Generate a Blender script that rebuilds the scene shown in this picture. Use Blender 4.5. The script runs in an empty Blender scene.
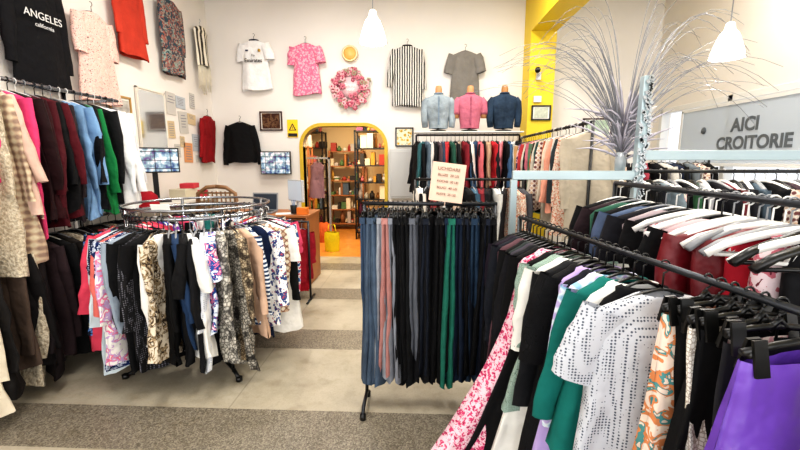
import bpy, math, random
from mathutils import Vector, Matrix, noise
R=random.Random(11)
sc=bpy.context.scene
try:
    sc.view_settings.view_transform='Standard'
    sc.view_settings.look='Medium High Contrast'
except Exception: pass
pi=math.pi
# ---------------------------------------------------------------- materials
def lin(c):
    if isinstance(c,str):
        c=c.lstrip('#'); c=[int(c[i:i+2],16)/255 for i in (0,2,4)]
    return tuple([(x/12.92 if x<=.04045 else ((x+.055)/1.055)**2.4) for x in c])+(1,)
_m={}
def nt(name):
    m=bpy.data.materials.new(name); m.use_nodes=True
    t=m.node_tree; b=t.nodes['Principled BSDF']; return m,t,b
def ramp(t,fac,stops,interp='LINEAR'):
    r=t.nodes.new('ShaderNodeValToRGB'); r.color_ramp.interpolation=interp
    e=r.color_ramp.elements
    e[0].position=stops[0][0]; e[0].color=stops[0][1]
    e[1].position=stops[-1][0]; e[1].color=stops[-1][1]
    for p,c in stops[1:-1]:
        k=e.new(p); k.color=c
    t.links.new(fac,r.inputs[0]); return r.outputs[0]
def plain(name,c,rough=.5,metal=0,emit=0,noise=.0,scale=8,bump=0):
    k=('p',name,str(c),rough,metal,emit)
    if k in _m: return _m[k]
    m,t,b=nt(name); c=lin(c)
    b.inputs['Roughness'].default_value=rough; b.inputs['Metallic'].default_value=metal
    b.inputs['Base Color'].default_value=c
    if noise or bump:
        tc=t.nodes.new('ShaderNodeTexCoord'); n=t.nodes.new('ShaderNodeTexNoise'); n.inputs['Scale'].default_value=scale; n.inputs['Detail'].default_value=5
        t.links.new(tc.outputs['Object'],n.inputs['Vector'])
        d=tuple(x*(1-noise) for x in c[:3])+(1,)
        o=ramp(t,n.outputs['Fac'],[(.3,d),(.7,c)]); t.links.new(o,b.inputs['Base Color'])
        if bump:
            bp=t.nodes.new('ShaderNodeBump'); bp.inputs['Strength'].default_value=bump; bp.inputs['Distance'].default_value=.01
            t.links.new(n.outputs['Fac'],bp.inputs['Height']); t.links.new(bp.outputs[0],b.inputs['Normal'])
    if emit:
        b.inputs['Emission Color'].default_value=c; b.inputs['Emission Strength'].default_value=emit
    _m[k]=m; return m
def fab(kind,c1,c2='#ffffff',c3='#333333',s=1.0,rough=.85):
    k=('f',kind,c1,c2,c3,s,rough)
    if k in _m: return _m[k]
    m,t,b=nt('fabric_'+kind); N=t.nodes; L=t.links
    tc=N.new('ShaderNodeTexCoord'); vec=tc.outputs['Object']
    b.inputs['Roughness'].default_value=rough
    b.inputs['Specular IOR Level'].default_value=.25 if rough>.6 else .5
    def dl(c):
        c=lin(c); l=.3*c[0]+.6*c[1]+.1*c[2]; f=(.68+.32*min(1,l*2.5)); return tuple(x*f for x in c[:3])+(1,)
    a,bb,cc=dl(c1),dl(c2),dl(c3)
    if kind=='solid':
        n=N.new('ShaderNodeTexNoise'); n.inputs['Scale'].default_value=7; n.inputs['Detail'].default_value=3
        L.new(vec,n.inputs['Vector'])
        o=ramp(t,n.outputs['Fac'],[(.3,tuple(x*.82 for x in a[:3])+(1,)),(.7,a)])
    elif kind=='denim':
        n=N.new('ShaderNodeTexNoise'); n.inputs['Scale'].default_value=5; n.inputs['Detail'].default_value=8
        L.new(vec,n.inputs['Vector'])
        o=ramp(t,n.outputs['Fac'],[(.35,tuple(x*.6 for x in a[:3])+(1,)),(.65,a)])
    elif kind=='floral':
        v=N.new('ShaderNodeTexVoronoi'); v.inputs['Scale'].default_value=22*s
        nz=N.new('ShaderNodeTexNoise'); nz.inputs['Scale'].default_value=30*s
        L.new(vec,nz.inputs['Vector'])
        mx=N.new('ShaderNodeMixRGB'); mx.inputs[0].default_value=.04
        L.new(vec,mx.inputs[1]); L.new(nz.outputs['Color'],mx.inputs[2]); L.new(mx.outputs[0],v.inputs['Vector'])
        o1=ramp(t,v.outputs['Distance'],[(0,cc),(.16,cc),(.18,bb),(.42,bb),(.46,a),(1,a)],'CONSTANT')
        v2=N.new('ShaderNodeTexVoronoi'); v2.inputs['Scale'].default_value=31*s; L.new(mx.outputs[0],v2.inputs['Vector'])
        f=ramp(t,v2.outputs['Distance'],[(0,(1,1,1,1)),(.22,(0,0,0,1))],'CONSTANT')
        m2=N.new('ShaderNodeMixRGB'); L.new(f,m2.inputs[0]); L.new(o1,m2.inputs[1]); m2.inputs[2].default_value=cc
        o=m2.outputs[0]
    elif kind in('stripes','hstripes'):
        w=N.new('ShaderNodeTexWave'); w.bands_direction='X' if kind=='stripes' else 'Z'
        w.inputs['Scale'].default_value=9*s; w.inputs['Distortion'].default_value=1.2
        L.new(vec,w.inputs['Vector'])
        o=ramp(t,w.outputs['Fac'],[(0,a),(.5,bb)],'CONSTANT')
    elif kind=='dots':
        v=N.new('ShaderNodeTexVoronoi'); v.inputs['Scale'].default_value=60*s; v.inputs['Randomness'].default_value=.15
        L.new(vec,v.inputs['Vector'])
        o=ramp(t,v.outputs['Distance'],[(0,bb),(.33,a)],'CONSTANT')
    elif kind=='geo':
        v=N.new('ShaderNodeTexVoronoi'); v.feature='DISTANCE_TO_EDGE'; v.inputs['Scale'].default_value=100*s; v.inputs['Randomness'].default_value=.6
        L.new(vec,v.inputs['Vector'])
        o=ramp(t,v.outputs['Distance'],[(0,cc),(.055,bb),(.12,a)],'CONSTANT')
    elif kind=='snake':
        v=N.new('ShaderNodeTexVoronoi'); v.feature='DISTANCE_TO_EDGE'; v.inputs['Scale'].default_value=42*s
        L.new(vec,v.inputs['Vector'])
        n=N.new('ShaderNodeTexNoise'); n.inputs['Scale'].default_value=14; L.new(vec,n.inputs['Vector'])
        o1=ramp(t,v.outputs['Distance'],[(0,cc),(.09,a),(.3,bb)])
        f=ramp(t,n.outputs['Fac'],[(.48,(0,0,0,1)),(.6,(.85,.85,.85,1))])
        m2=N.new('ShaderNodeMixRGB'); L.new(f,m2.inputs[0]); L.new(o1,m2.inputs[1]); m2.inputs[2].default_value=cc
        o=m2.outputs[0]
    elif kind=='blotch':
        n=N.new('ShaderNodeTexNoise'); n.inputs['Scale'].default_value=14*s; n.inputs['Detail'].default_value=2; n.inputs['Distortion'].default_value=1.5
        L.new(vec,n.inputs['Vector'])
        o=ramp(t,n.outputs['Fac'],[(0,a),(.42,a),(.47,bb),(.56,cc),(.64,a)],'CONSTANT')
    elif kind=='plaid':
        outs=[]
        for d in('X','Z'):
            w=N.new('ShaderNodeTexWave'); w.bands_direction=d; w.inputs['Scale'].default_value=7*s; L.new(vec,w.inputs['Vector']); outs.append(w.outputs['Fac'])
        ad=N.new('ShaderNodeMath'); ad.operation='ADD'; L.new(outs[0],ad.inputs[0]); L.new(outs[1],ad.inputs[1])
        dv=N.new('ShaderNodeMath'); dv.operation='MULTIPLY'; dv.inputs[1].default_value=.5; L.new(ad.outputs[0],dv.inputs[0])
        o=ramp(t,dv.outputs[0],[(.2,a),(.5,bb),(.8,cc)])
    elif kind=='fur':
        n=N.new('ShaderNodeTexNoise'); n.inputs['Scale'].default_value=60; n.inputs['Detail'].default_value=6
        L.new(vec,n.inputs['Vector'])
        o=ramp(t,n.outputs['Fac'],[(.35,bb),(.65,a)])
        bp=N.new('ShaderNodeBump'); bp.inputs['Strength'].default_value=.8; bp.inputs['Distance'].default_value=.02
        L.new(n.outputs['Fac'],bp.inputs['Height']); L.new(bp.outputs[0],b.inputs['Normal'])
    L.new(o,b.inputs['Base Color'])
    if kind!='fur':
        n=N.new('ShaderNodeTexNoise'); n.inputs['Scale'].default_value=12; n.inputs['Detail'].default_value=2; L.new(vec,n.inputs['Vector'])
        bp=N.new('ShaderNodeBump'); bp.inputs['Strength'].default_value=.6; bp.inputs['Distance'].default_value=.03
        L.new(n.outputs['Fac'],bp.inputs['Height']); L.new(bp.outputs[0],b.inputs['Normal'])
    _m[k]=m; return m
# ---------------------------------------------------------------- mesh builder
class MB:
    def __init__(s): s.v=[]; s.f=[]; s.mi=[]; s.sm=[]
    def add(s,vs,fs,mi=0,sm=True):
        o=len(s.v); s.v+= [tuple(v) for v in vs]
        for f in fs: s.f.append(tuple(i+o for i in f)); s.mi.append(mi); s.sm.append(sm)
    def box(s,c,d,mi=0,M=None):
        x,y,z=d[0]/2,d[1]/2,d[2]/2
        vs=[Vector((a*x,b*y,e*z)) for a in(-1,1) for b in(-1,1) for e in(-1,1)]
        if M is not None: vs=[M@v for v in vs]
        vs=[v+Vector(c) for v in vs]
        s.add(vs,[(0,1,3,2),(4,6,7,5),(0,4,5,1),(2,3,7,6),(0,2,6,4),(1,5,7,3)],mi,False)
    def bx(s,x0,x1,y0,y1,z0,z1,mi=0): s.box(((x0+x1)/2,(y0+y1)/2,(z0+z1)/2),(x1-x0,y1-y0,z1-z0),mi)
    def tube(s,path,r,n=6,mi=0,closed=False,cap=True,sx=1.0):
        P=[Vector(p) for p in path]; m=len(P)
        rs=r if isinstance(r,(list,tuple)) else [r]*m
        vs=[];prev=None
        for i,p in enumerate(P):
            if closed: t=P[(i+1)%m]-P[i-1]
            else: t=P[min(i+1,m-1)]-P[max(i-1,0)]
            if t.length<1e-9: t=Vector((0,0,1))
            t.normalize()
            if prev is None:
                u=Vector((0,0,1)) if abs(t.z)<.9 else Vector((1,0,0))
            else: u=prev
            a=(u-t*u.dot(t))
            if a.length<1e-6: a=t.orthogonal()
            a.normalize(); prev=a; b=t.cross(a)
            for j in range(n):
                g=2*pi*j/n; vs.append(p+a*math.cos(g)*rs[i]+b*math.sin(g)*rs[i]*sx)
        fs=[]
        mm=m if closed else m-1
        for i in range(mm):
            i2=(i+1)%m
            for j in range(n):
                k=(j+1)%n; fs.append((i*n+j,i*n+k,i2*n+k,i2*n+j))
        if cap and not closed:
            fs.append(tuple(range(n))[::-1]); fs.append(tuple((m-1)*n+j for j in range(n)))
        s.add(vs,fs,mi)
    def cyl(s,a,b,r,n=12,mi=0,r2=None): s.tube([a,b],[r,r if r2 is None else r2],n,mi)
    def lathe(s,c,prof,n=24,mi=0,M=None):
        vs=[]
        for r,z in prof:
            for j in range(n):
                g=2*pi*j/n; v=Vector((r*math.cos(g),r*math.sin(g),z))
                if M is not None: v=M@v
                vs.append(v+Vector(c))
        fs=[]
        for i in range(len(prof)-1):
            for j in range(n):
                k=(j+1)%n; fs.append((i*n+j,i*n+k,(i+1)*n+k,(i+1)*n+j))
        s.add(vs,fs,mi)
    def ball(s,c,r,mi=0,n=8,sc=(1,1,1)):
        vs=[];m=n//2+1
        for i in range(m+1):
            ph=pi*i/m
            for j in range(n):
                g=2*pi*j/n; vs.append((c[0]+r*sc[0]*math.sin(ph)*math.cos(g),c[1]+r*sc[1]*math.sin(ph)*math.sin(g),c[2]+r*sc[2]*math.cos(ph)))
        fs=[]
        for i in range(m):
            for j in range(n):
                k=(j+1)%n; fs.append((i*n+j,i*n+k,(i+1)*n+k,(i+1)*n+j))
        s.add(vs,fs,mi)
    def build(s,name,mats,parent=None,loc=(0,0,0),rz=0,rot=None,bevel=0):
        me=bpy.data.meshes.new(name); me.from_pydata(s.v,[],s.f)
        for m in mats: me.materials.append(m)
        me.polygons.foreach_set('material_index',s.mi); me.polygons.foreach_set('use_smooth',s.sm)
        me.update()
        o=bpy.data.objects.new(name,me); sc.collection.objects.link(o)
        o.location=loc; o.rotation_euler=rot if rot else (0,0,rz)
        if parent: o.parent=parent
        if bevel:
            b=o.modifiers.new('bev','BEVEL'); b.width=bevel; b.segments=2; b.limit_method='ANGLE'
        return o
def empty(name,loc=(0,0,0)):
    o=bpy.data.objects.new(name,None); o.empty_display_size=.1; sc.collection.objects.link(o); o.location=loc; return o
def text(name,body,size,mat,loc,rot,parent=None,ext=.001,align='CENTER',bold=0):
    c=bpy.data.curves.new(name,'FONT'); c.body=body; c.size=size; c.extrude=ext; c.align_x=align; c.align_y='CENTER'; c.offset=bold
    c.materials.append(mat); o=bpy.data.objects.new(name,c); sc.collection.objects.link(o); o.location=loc; o.rotation_euler=rot
    if parent: o.parent=parent
    return o
CHROME=plain('chrome',(.62,.63,.65),.25,1); BLACKP=plain('black_plastic','#0d0d0d',.35); WHITEP=plain('white_plastic','#e6e5e2',.35)
GREYP=plain('grey_plastic','#8a8c90',.4); DARKM=plain('dark_metal','#3a3c40',.35,.8)
HANG=[BLACKP,BLACKP,WHITEP,GREYP,BLACKP]
# ---------------------------------------------------------------- garments
def loops(mb,rows,n,mi=0,A=0,k=5,ph=0,hemw=.012,pw=.8):
    vs=[]
    for z,cx,cy,wx,wy,f in rows:
        for j in range(n):
            a=2*pi*j/n; ca,sa=math.cos(a),math.sin(a)
            x=math.copysign(abs(ca)**pw,ca)*wx; y=sa*wy
            fo=A*f*(math.sin(k*a+ph)+.45*math.sin((2*k+1)*a+ph*2.3))
            y+=fo*(1 if sa>=0 else -1)*.6+ A*f*.7*math.sin(x*38/(1+abs(wx))+ph*3); x+=fo*.5*ca
            vs.append((cx+x,cy+y,z+hemw*f*math.sin(3*a+ph)))
    fs=[]
    for i in range(len(rows)-1):
        for j in range(n):
            q=(j+1)%n; fs.append((i*n+j,i*n+q,(i+1)*n+q,(i+1)*n+j))
    mb.add(vs,fs,mi)
def crumple(mb,L,loose=1.0):
    """gravity sway, curl, uneven hem and random drape folds"""
    s1=R.uniform(-.05,.05)*loose; c1=R.uniform(-.5,.5)*loose; sl=R.uniform(-.2,.2)*loose; off=Vector((R.uniform(0,50),R.uniform(0,50),R.uniform(0,50)))
    bend=R.uniform(-.04,.04)*loose
    o=[]
    for (x,y,z) in mb.v:
        t=max(0,min(1,(-z-.13)/max(L-.13,.1)))
        if t>0:
            p=Vector((x*9,y*9,z*2.2))+off
            q=Vector((x*20,y*20,z*7))+off
            dy=.045*t*noise.noise(p)+.016*min(1,t*3)*noise.noise(q); dx=.03*t*noise.noise(p*1.1+Vector((9,9,9)))+.01*min(1,t*3)*noise.noise(q+Vector((5,0,5)))
            x2=x+s1*t+dx*loose; y2=y+(dy*loose)+c1*t*x*x+bend*t*t; z2=z+sl*x*t
            o.append((x2,y2,z2))
        else: o.append((x,y,z))
    mb.v=o
def hanger(mb,hw,mi,clip=False,thick=.005,fat=False):
    pts=[]
    for i in range(9):
        a=-pi*.5+ i*pi*1.25/8
        pts.append((.016*math.cos(a)*1.0,0,-.017+ .019*math.sin(a)))
    mb.tube([(0,0,-.09),(0,0,-.045)]+pts,.0028,5,mi)
    t=.012 if fat else thick
    if clip:
        mb.tube([(-hw,0,-.075),(-hw*.5,0,-.066),(0,0,-.06),(hw*.5,0,-.066),(hw,0,-.075)],.008,6,mi)
        mb.tube([(-.02,0,-.07),(0,0,-.045),(.02,0,-.07)],.008,6,mi)
        for sx in(-1,1):
            for sy in(-1,1):
                mb.box((sx*hw*.82,sy*.013,-.085),(.03,.006,.07),mi,Matrix.Rotation(sy*.22,3,'X'))
            mb.cyl((sx*hw*.82-.018,0,-.08),(sx*hw*.82+.018,0,-.08),.009,8,mi)
    else:
        pth=[(x*hw,0,-.085-.07*abs(x)**1.5-(.012 if abs(x)>.9 else 0)) for x in[-1,-.8,-.55,-.3,-.1,0,.1,.3,.55,.8,1]]
        mb.tube(pth,t,6,mi,sx=1.3)
def garment(name,mat,loc,rz,L=.8,hw=.2,hem=.22,th=.04,sleeve=.5,ang=.12,A=.012,k=4,sway=0,parent=None,hmat=None,n=26,fat=False,collar=None,loose=1.0):
    mb=MB(); ph=R.uniform(0,6)
    rows=[(-.098,0,0,.06,.035,0),(-.104,0,0,.085,.036,0),(-.118,0,0,hw*.6,.034,0),(-.14,0,0,hw*.88,.034,.05),(-.165,0,0,hw,.04,.1)]
    m=12
    for i in range(1,m+1):
        t=i/m; z=-.165-(L-.165)*t
        w=hw*.93+(hem-hw*.93)*t**1.3 if sleeve else hw*(1-.05*min(t*4,1))+(hem-hw*.95)*t**1.2
        w*=1-.04*math.sin(pi*min(t*1.6,1))
        rows.append((z,sway*t*t,0,w,th,.25+.75*t))
    loops(mb,rows,n,0,A,k,ph)
    if sleeve:
        for sx in(-1,1):
            m=7; r=[];rw=[]
            aa=ang*R.uniform(.6,1.5); by=R.uniform(-.04,.04)
            for i in range(m+1):
                t=i/m; d=sleeve*t
                x=sx*(hw*.86+ d*math.sin(aa)*(1-.3*t)); z=-.185-d*math.cos(aa)
                if i==0: x=sx*hw*.78; z=-.15
                rr=.062*(1-.35*t) if sleeve>.3 else .078*(1-.05*t)
                r.append((x+R.uniform(-.005,.005),by*t,z)); rw.append(rr*R.uniform(.93,1.07))
            mb.tube(r,rw,12,0,cap=False,sx=.5)
    if collar is not None:
        pts=[(.062*math.cos(a),.036*math.sin(a),-.092) for a in [2*pi*i/14 for i in range(14)]]
        mb.tube(pts,.011,6,2,closed=True)
    crumple(mb,L,loose)
    hanger(mb,hw*.9,1,fat=fat)
    return mb.build(name,[mat,hmat or R.choice(HANG),collar or mat],parent,loc,rz)
def trousers(name,mat,loc,rz,L=1.0,hw=.13,parent=None,hmat=None,hem=.1):
    mb=MB(); ph=R.uniform(0,6)
    for sy in(-1,1):
        rows=[]
        for i in range(13):
            t=i/12; z=-.085-(L-.085)*t
            rows.append((z,R.uniform(-.003,.003),sy*(.010+.014*t),hw+(hem-hw)*t,.018+.006*min(t*3,1),.2+.6*t))
        loops(mb,rows,18,0,.007,3,ph+sy)
    mb.box((0,0,-.1),(hw*2.0,.034,.035),2)
    crumple(mb,L,.45)
    hanger(mb,hw,1,clip=True)
    return mb.build(name,[mat,hmat or BLACKP,mat],parent,loc,rz)
def skirt(name,mat,loc,rz,L=.7,hw=.16,hem=.24,parent=None,A=.014,th=.04,k=6,sway=0):
    mb=MB(); ph=R.uniform(0,6); rows=[]
    for i in range(13):
        t=i/12; rows.append((-.095-(L-.095)*t,sway*t,0,hw+(hem-hw)*t,.02+(th-.02)*t,min(1,t*1.6+.15)))
    loops(mb,rows,36,0,A,k,ph); crumple(mb,L,.6); hanger(mb,hw,1,clip=True)
    return mb.build(name,[mat,BLACKP],parent,loc,rz)
S=lambda c:fab('solid',c)
D=lambda c:fab('denim',c)
# ---------------------------------------------------------------- room
def wallmat(name,c):
    m,t,b=nt(name); N=t.nodes; L=t.links
    tc=N.new('ShaderNodeTexCoord'); n=N.new('ShaderNodeTexNoise'); n.inputs['Scale'].default_value=1.3; n.inputs['Detail'].default_value=6
    L.new(tc.outputs['Object'],n.inputs['Vector']); a=lin(c)
    o=ramp(t,n.outputs['Fac'],[(.3,tuple(x*.93 for x in a[:3])+(1,)),(.7,a)]); L.new(o,b.inputs['Base Color']); b.inputs['Roughness'].default_value=.9
    n2=N.new('ShaderNodeTexNoise'); n2.inputs['Scale'].default_value=90; L.new(tc.outputs['Object'],n2.inputs['Vector'])
    bp=N.new('ShaderNodeBump'); bp.inputs['Strength'].default_value=.1; bp.inputs['Distance'].default_value=.005; L.new(n2.outputs['Fac'],bp.inputs['Height']); L.new(bp.outputs[0],b.inputs['Normal'])
    return m
WALL=wallmat('wall_paint','#e9e4de'); WARM=wallmat('storeroom_paint','#ecd4a6'); CEIL=wallmat('ceiling_paint','#e2e2e0')
YEL=plain('yellow_paint','#e8c824',.5,noise=.06,scale=2); YEL2=plain('ochre_yellow_paint','#cfae2a',.5,noise=.1,scale=3)
def floormat():
    m,t,b=nt('terrazzo_floor'); N=t.nodes; L=t.links
    tc=N.new('ShaderNodeTexCoord'); sp=N.new('ShaderNodeSeparateXYZ'); L.new(tc.outputs['Object'],sp.inputs[0])
    def math_(op,a,v=None,b2=None):
        q=N.new('ShaderNodeMath'); q.operation=op; L.new(a,q.inputs[0])
        if v is not None: q.inputs[1].default_value=v
        if b2 is not None: L.new(b2,q.inputs[1])
        return q.outputs[0]
    y=math_('ADD',sp.outputs['Y'],-1.82+11.67); y=math_('MODULO',y,1.167); st=math_('LESS_THAN',y,.37)
    v=N.new('ShaderNodeTexVoronoi'); v.inputs['Scale'].default_value=150; L.new(tc.outputs['Object'],v.inputs['Vector'])
    bw=N.new('ShaderNodeRGBToBW'); L.new(v.outputs['Color'],bw.inputs[0])
    dark=ramp(t,bw.outputs[0],[(.15,lin('#5a5347')),(.5,lin('#787062')),(.85,lin('#989080'))])
    n=N.new('ShaderNodeTexNoise'); n.inputs['Scale'].default_value=2.2; n.inputs['Detail'].default_value=8; n.inputs['Roughness'].default_value=.65; L.new(tc.outputs['Object'],n.inputs['Vector'])
    light=ramp(t,n.outputs['Fac'],[(.3,lin('#978e7b')),(.5,lin('#aea592')),(.7,lin('#bbb3a0'))])
    mx0=N.new('ShaderNodeMixRGB'); mx0.blend_type='MULTIPLY'; mx0.inputs[0].default_value=.22; L.new(light,mx0.inputs[1])
    l2=ramp(t,bw.outputs[0],[(.1,(.55,.55,.55,1)),(.5,(1,1,1,1))]); L.new(l2,mx0.inputs[2])
    x=math_('ADD',sp.outputs['X'],20.35); x=math_('MODULO',x,1.6); j=math_('LESS_THAN',x,.01)
    mx=N.new('ShaderNodeMixRGB'); L.new(st,mx.inputs[0]); L.new(mx0.outputs[0],mx.inputs[1]); L.new(dark,mx.inputs[2])
    mj=N.new('ShaderNodeMixRGB'); L.new(math_('MULTIPLY',j,.35),mj.inputs[0]); L.new(mx.outputs[0],mj.inputs[1]); mj.inputs[2].default_value=lin('#6a6457')
    n3=N.new('ShaderNodeTexNoise'); n3.inputs['Scale'].default_value=7; n3.inputs['Detail'].default_value=10; L.new(tc.outputs['Object'],n3.inputs['Vector'])
    f3=ramp(t,n3.outputs['Fac'],[(.55,(1,1,1,1)),(.75,(.78,.76,.72,1))]); m3=N.new('ShaderNodeMixRGB'); m3.blend_type='MULTIPLY'; m3.inputs[0].default_value=1; L.new(mj.outputs[0],m3.inputs[1]); L.new(f3,m3.inputs[2])
    L.new(m3.outputs[0],b.inputs['Base Color'])
    r=ramp(t,n.outputs['Fac'],[(.3,(.3,.3,.3,1)),(.7,(.5,.5,.5,1))]); L.new(r,b.inputs['Roughness'])
    return m
XL,XR,YB,YF,H=-3.1,3.4,6.1,-1.6,3.8
m=MB(); m.bx(XL-.1,XR+.1,YF-.1,YB,-.1,0); m.build('floor',[floormat()])
def lamin():
    m,t,b=nt('laminate'); N=t.nodes; L=t.links
    tc=N.new('ShaderNodeTexCoord'); br=N.new('ShaderNodeTexBrick'); L.new(tc.outputs['Object'],br.inputs['Vector'])
    br.inputs['Scale'].default_value=4; br.inputs['Color1'].default_value=lin('#d99444'); br.inputs['Color2'].default_value=lin('#c98238'); br.inputs['Mortar'].default_value=lin('#9a6a2e'); br.inputs['Mortar Size'].default_value=.004
    L.new(br.outputs[0],b.inputs['Base Color']); b.inputs['Roughness'].default_value=.3; return m
m=MB(); m.bx(-3.1,.6,YB,9.1,-.1,0.0); m.build('floor_storeroom',[lamin()])
m=MB(); m.bx(XL-.2,XR+.2,YF-.1,YB+.2,H,H+.1); m.build('ceiling',[CEIL])
m=MB(); m.bx(-3.1,.6,YB+.15,9.1,2.6,2.7); m.build('ceiling_storeroom',[CEIL])
m=MB(); m.bx(XL-.12,XL,YF,YB,0,H); m.build('wall_left',[WALL])
ax0,ax1,at,ar=-1.74,-.50,2.0,.3
def archpts(off=0,n=10):
    P=[(ax0-off,0)]
    for i in range(n+1):
        a=pi-(pi/2)*i/n; P.append((ax0+ar+(ar+off)*math.cos(a),at-ar+(ar+off)*math.sin(a)))
    for i in range(n+1):
        a=pi/2-(pi/2)*i/n; P.append((ax1-ar+(ar+off)*math.cos(a),at-ar+(ar+off)*math.sin(a)))
    P.append((ax1+off,0)); return P
m=MB(); T=.15
m.bx(XL-.1,ax0,YB,YB+T,0,H); m.bx(ax1,XR+.1,YB,YB+T,0,H)
ap=archpts()
for i in range(len(ap)-1):
    (xa,za),(xb,zb)=ap[i],ap[i+1]
    if abs(xb-xa)>1e-5:
        m.add([(xa,YB,za),(xb,YB,zb),(xb,YB,H),(xa,YB,H),(xa,YB+T,za),(xb,YB+T,zb),(xb,YB+T,H),(xa,YB+T,H)],[(0,1,2,3),(4,7,6,5),(0,4,5,1)],0,False)
m.build('wall_back',[WALL])
m=MB(); ao=archpts(.05); 
for i in range(len(ap)-1):
    a,b=ap[i],ap[i+1]; c,d=ao[i],ao[i+1]
    y0=YB-.02
    m.add([(a[0],y0,a[1]),(b[0],y0,b[1]),(d[0],y0,d[1]),(c[0],y0,c[1]),(a[0],YB+T+.01,a[1]),(b[0],YB+T+.01,b[1]),(c[0],YB,c[1]),(d[0],YB,d[1])],[(0,1,2,3),(0,4,5,1),(3,2,7,6)],0,False)
m.build('door_frame_arch',[YEL2])
m=MB(); WZ0,WZ1=.95,2.2
m.bx(XR,XR+.12,YF,YB,0,WZ0); m.bx(XR,XR+.12,YF,YB,WZ1,H)
for a,b in((YF,-1.1),(2.0,2.15),(5.9,YB)): m.bx(XR,XR+.12,a,b,WZ0,WZ1)
m.build('wall_right',[WALL])
ALU=plain('window_frame_white','#dcdcda',.4)
def glass(name,fac,col,rough=.05,sh='ShaderNodeBsdfGlossy'):
    GL,tg,bg=nt(name)
    for nd in list(tg.nodes):
        if nd.type!='OUTPUT_MATERIAL': tg.nodes.remove(nd)
    tr=tg.nodes.new('ShaderNodeBsdfTransparent'); gl=tg.nodes.new(sh); gl.inputs['Roughness'].default_value=rough; gl.inputs['Color'].default_value=lin(col); mx=tg.nodes.new('ShaderNodeMixShader'); mx.inputs[0].default_value=fac
    tg.links.new(tr.outputs[0],mx.inputs[1]); tg.links.new(gl.outputs[0],mx.inputs[2]); tg.links.new(mx.outputs[0],[n for n in tg.nodes if n.type=='OUTPUT_MATERIAL'][0].inputs[0]); return GL
GL=glass('window_glass',.08,'#ffffff')
def win(name,y0,y1,divs):
    e=empty(name); m=MB()
    m.bx(XR-.02,XR+.08,y0,y1,WZ1-.07,WZ1); m.bx(XR-.02,XR+.08,y0,y1,WZ0,WZ0+.06)
    for i in range(divs+1):
        y=y0+(y1-y0)*i/divs; m.bx(XR-.02,XR+.08,y-.035,y+.035,WZ0,WZ1)
    m.build('frame',[ALU],e,bevel=.005)
    m=MB(); m.bx(XR+.03,XR+.04,y0,y1,WZ0,WZ1); m.build('glass',[GL],e)
win('window_1',2.15,5.9,3); win('window_2',-1.1,2.0,2)
m=MB()
m.bx(XL,XR,YF-.12,YF,0,.5); m.bx(XL,XR,YF-.12,YF,3.0,H)
for a in(-3.1,-.9,1.2,3.25): m.bx(a,a+.15,YF-.12,YF,.5,3.0)
m.build('wall_front',[WALL])
m=MB(); m.bx(-3.1,-3.0,YB+T,9.1,0,2.6); m.bx(.5,.6,YB+T,9.1,0,2.6); m.bx(-3.1,.6,9.0,9.1,0,2.6); m.build('wall_storeroom',[WARM])
m=MB(); m.bx(1.5,1.84,5.74,YB-.002,0,3.2); m.build('yellow_column',[YEL])
m=MB(); m.bx(1.5,1.84,YF,YB-.002,3.2,H-.001); m.build('beam_yellow',[YEL])
BB=plain('baseboard_paint','#b9ad98',.5)
m=MB(); m.bx(XL,ax0-.06,YB-.015,YB,0,.09); m.bx(ax1+.06,1.5,YB-.015,YB,0,.09); m.build('baseboard_back',[BB])
m=MB(); m.bx(XL,XL+.015,YF,YB-.02,0,.09); m.build('baseboard_left',[BB])
# lettering panel: translucent glazed panel with thin white frame
e=empty('window_sign_panel'); 
m=MB(); m.bx(XR-.05,XR-.045,3.2,5.35,1.46,2.1); m.build('panel',[glass('sign_glass',.72,'#c2cad2',.6,'ShaderNodeBsdfDiffuse')],e)
m=MB()
for z in(1.45,2.1): m.bx(XR-.06,XR-.035,3.17,5.38,z-.018,z+.018)
for y in(3.18,5.37): m.bx(XR-.06,XR-.035,y-.015,y+.015,1.45,2.1)
m.build('panel_frame',[ALU],e)
TX=plain('sign_letters','#5c636a',.5)
text('line_1','AICI',.19,TX,(XR-.056,4.36,1.86),(pi/2,0,-pi/2),e,bold=.006)
text('line_2','CROITORIE',.18,TX,(XR-.056,4.26,1.675),(pi/2,0,-pi/2),e,bold=.006)
m=MB(); m.lathe((XR-.056,4.95,1.84),[(.0,0),(.04,0),(.04,.004),(0,.004)],16,0,Matrix.Rotation(-pi/2,3,'Y')); m.build('logo',[TX],e)
# ---------------------------------------------------------------- wall clothes
WY=YB-.065
def wg(name,mat,x,ztop,**k): return garment(name,mat,(x,WY,ztop),0,loose=.35,**k)
o=wg('hanging_football_jersey',S('#f4f3f2'),-2.38,3.30,L=.78,hw=.2,hem=.225,th=.03,sleeve=.2,ang=.35,collar=S('#2a2a44'),hmat=BLACKP)
text('print','Emirates',.075,plain('print_black','#1b1b1b'),(0,-.06,-.38),(pi/2,0,0),o,bold=.001)
text('print_small','Fly',.045,plain('print_black','#1b1b1b'),(0,-.06,-.31),(pi/2,0,0),o)
mb=MB(); mb.lathe((.09,-.052,-.24),[(0,0),(.022,0),(.022,.004),(0,.004)],12,0,Matrix.Rotation(pi/2,3,'X')); mb.box((-.09,-.055,-.24),(.04,.004,.02),1)
mb.build('badge',[plain('badge_gold','#b89030'),plain('badge_navy','#20244a')],o)
wg('hanging_tshirt',fab('floral','#de7494','#eaa2b2','#efc6ca',1.4),-1.63,3.25,L=.8,hw=.2,hem=.22,th=.03,sleeve=.2,ang=.3,hmat=BLACKP)
wg('hanging_striped_blouse',fab('stripes','#1b1b1b','#d9d7d2',s=1.0),-.16,3.2,L=.92,hw=.2,hem=.23,th=.03,sleeve=.5,ang=.2,hmat=BLACKP,collar=S('#222222'))
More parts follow.
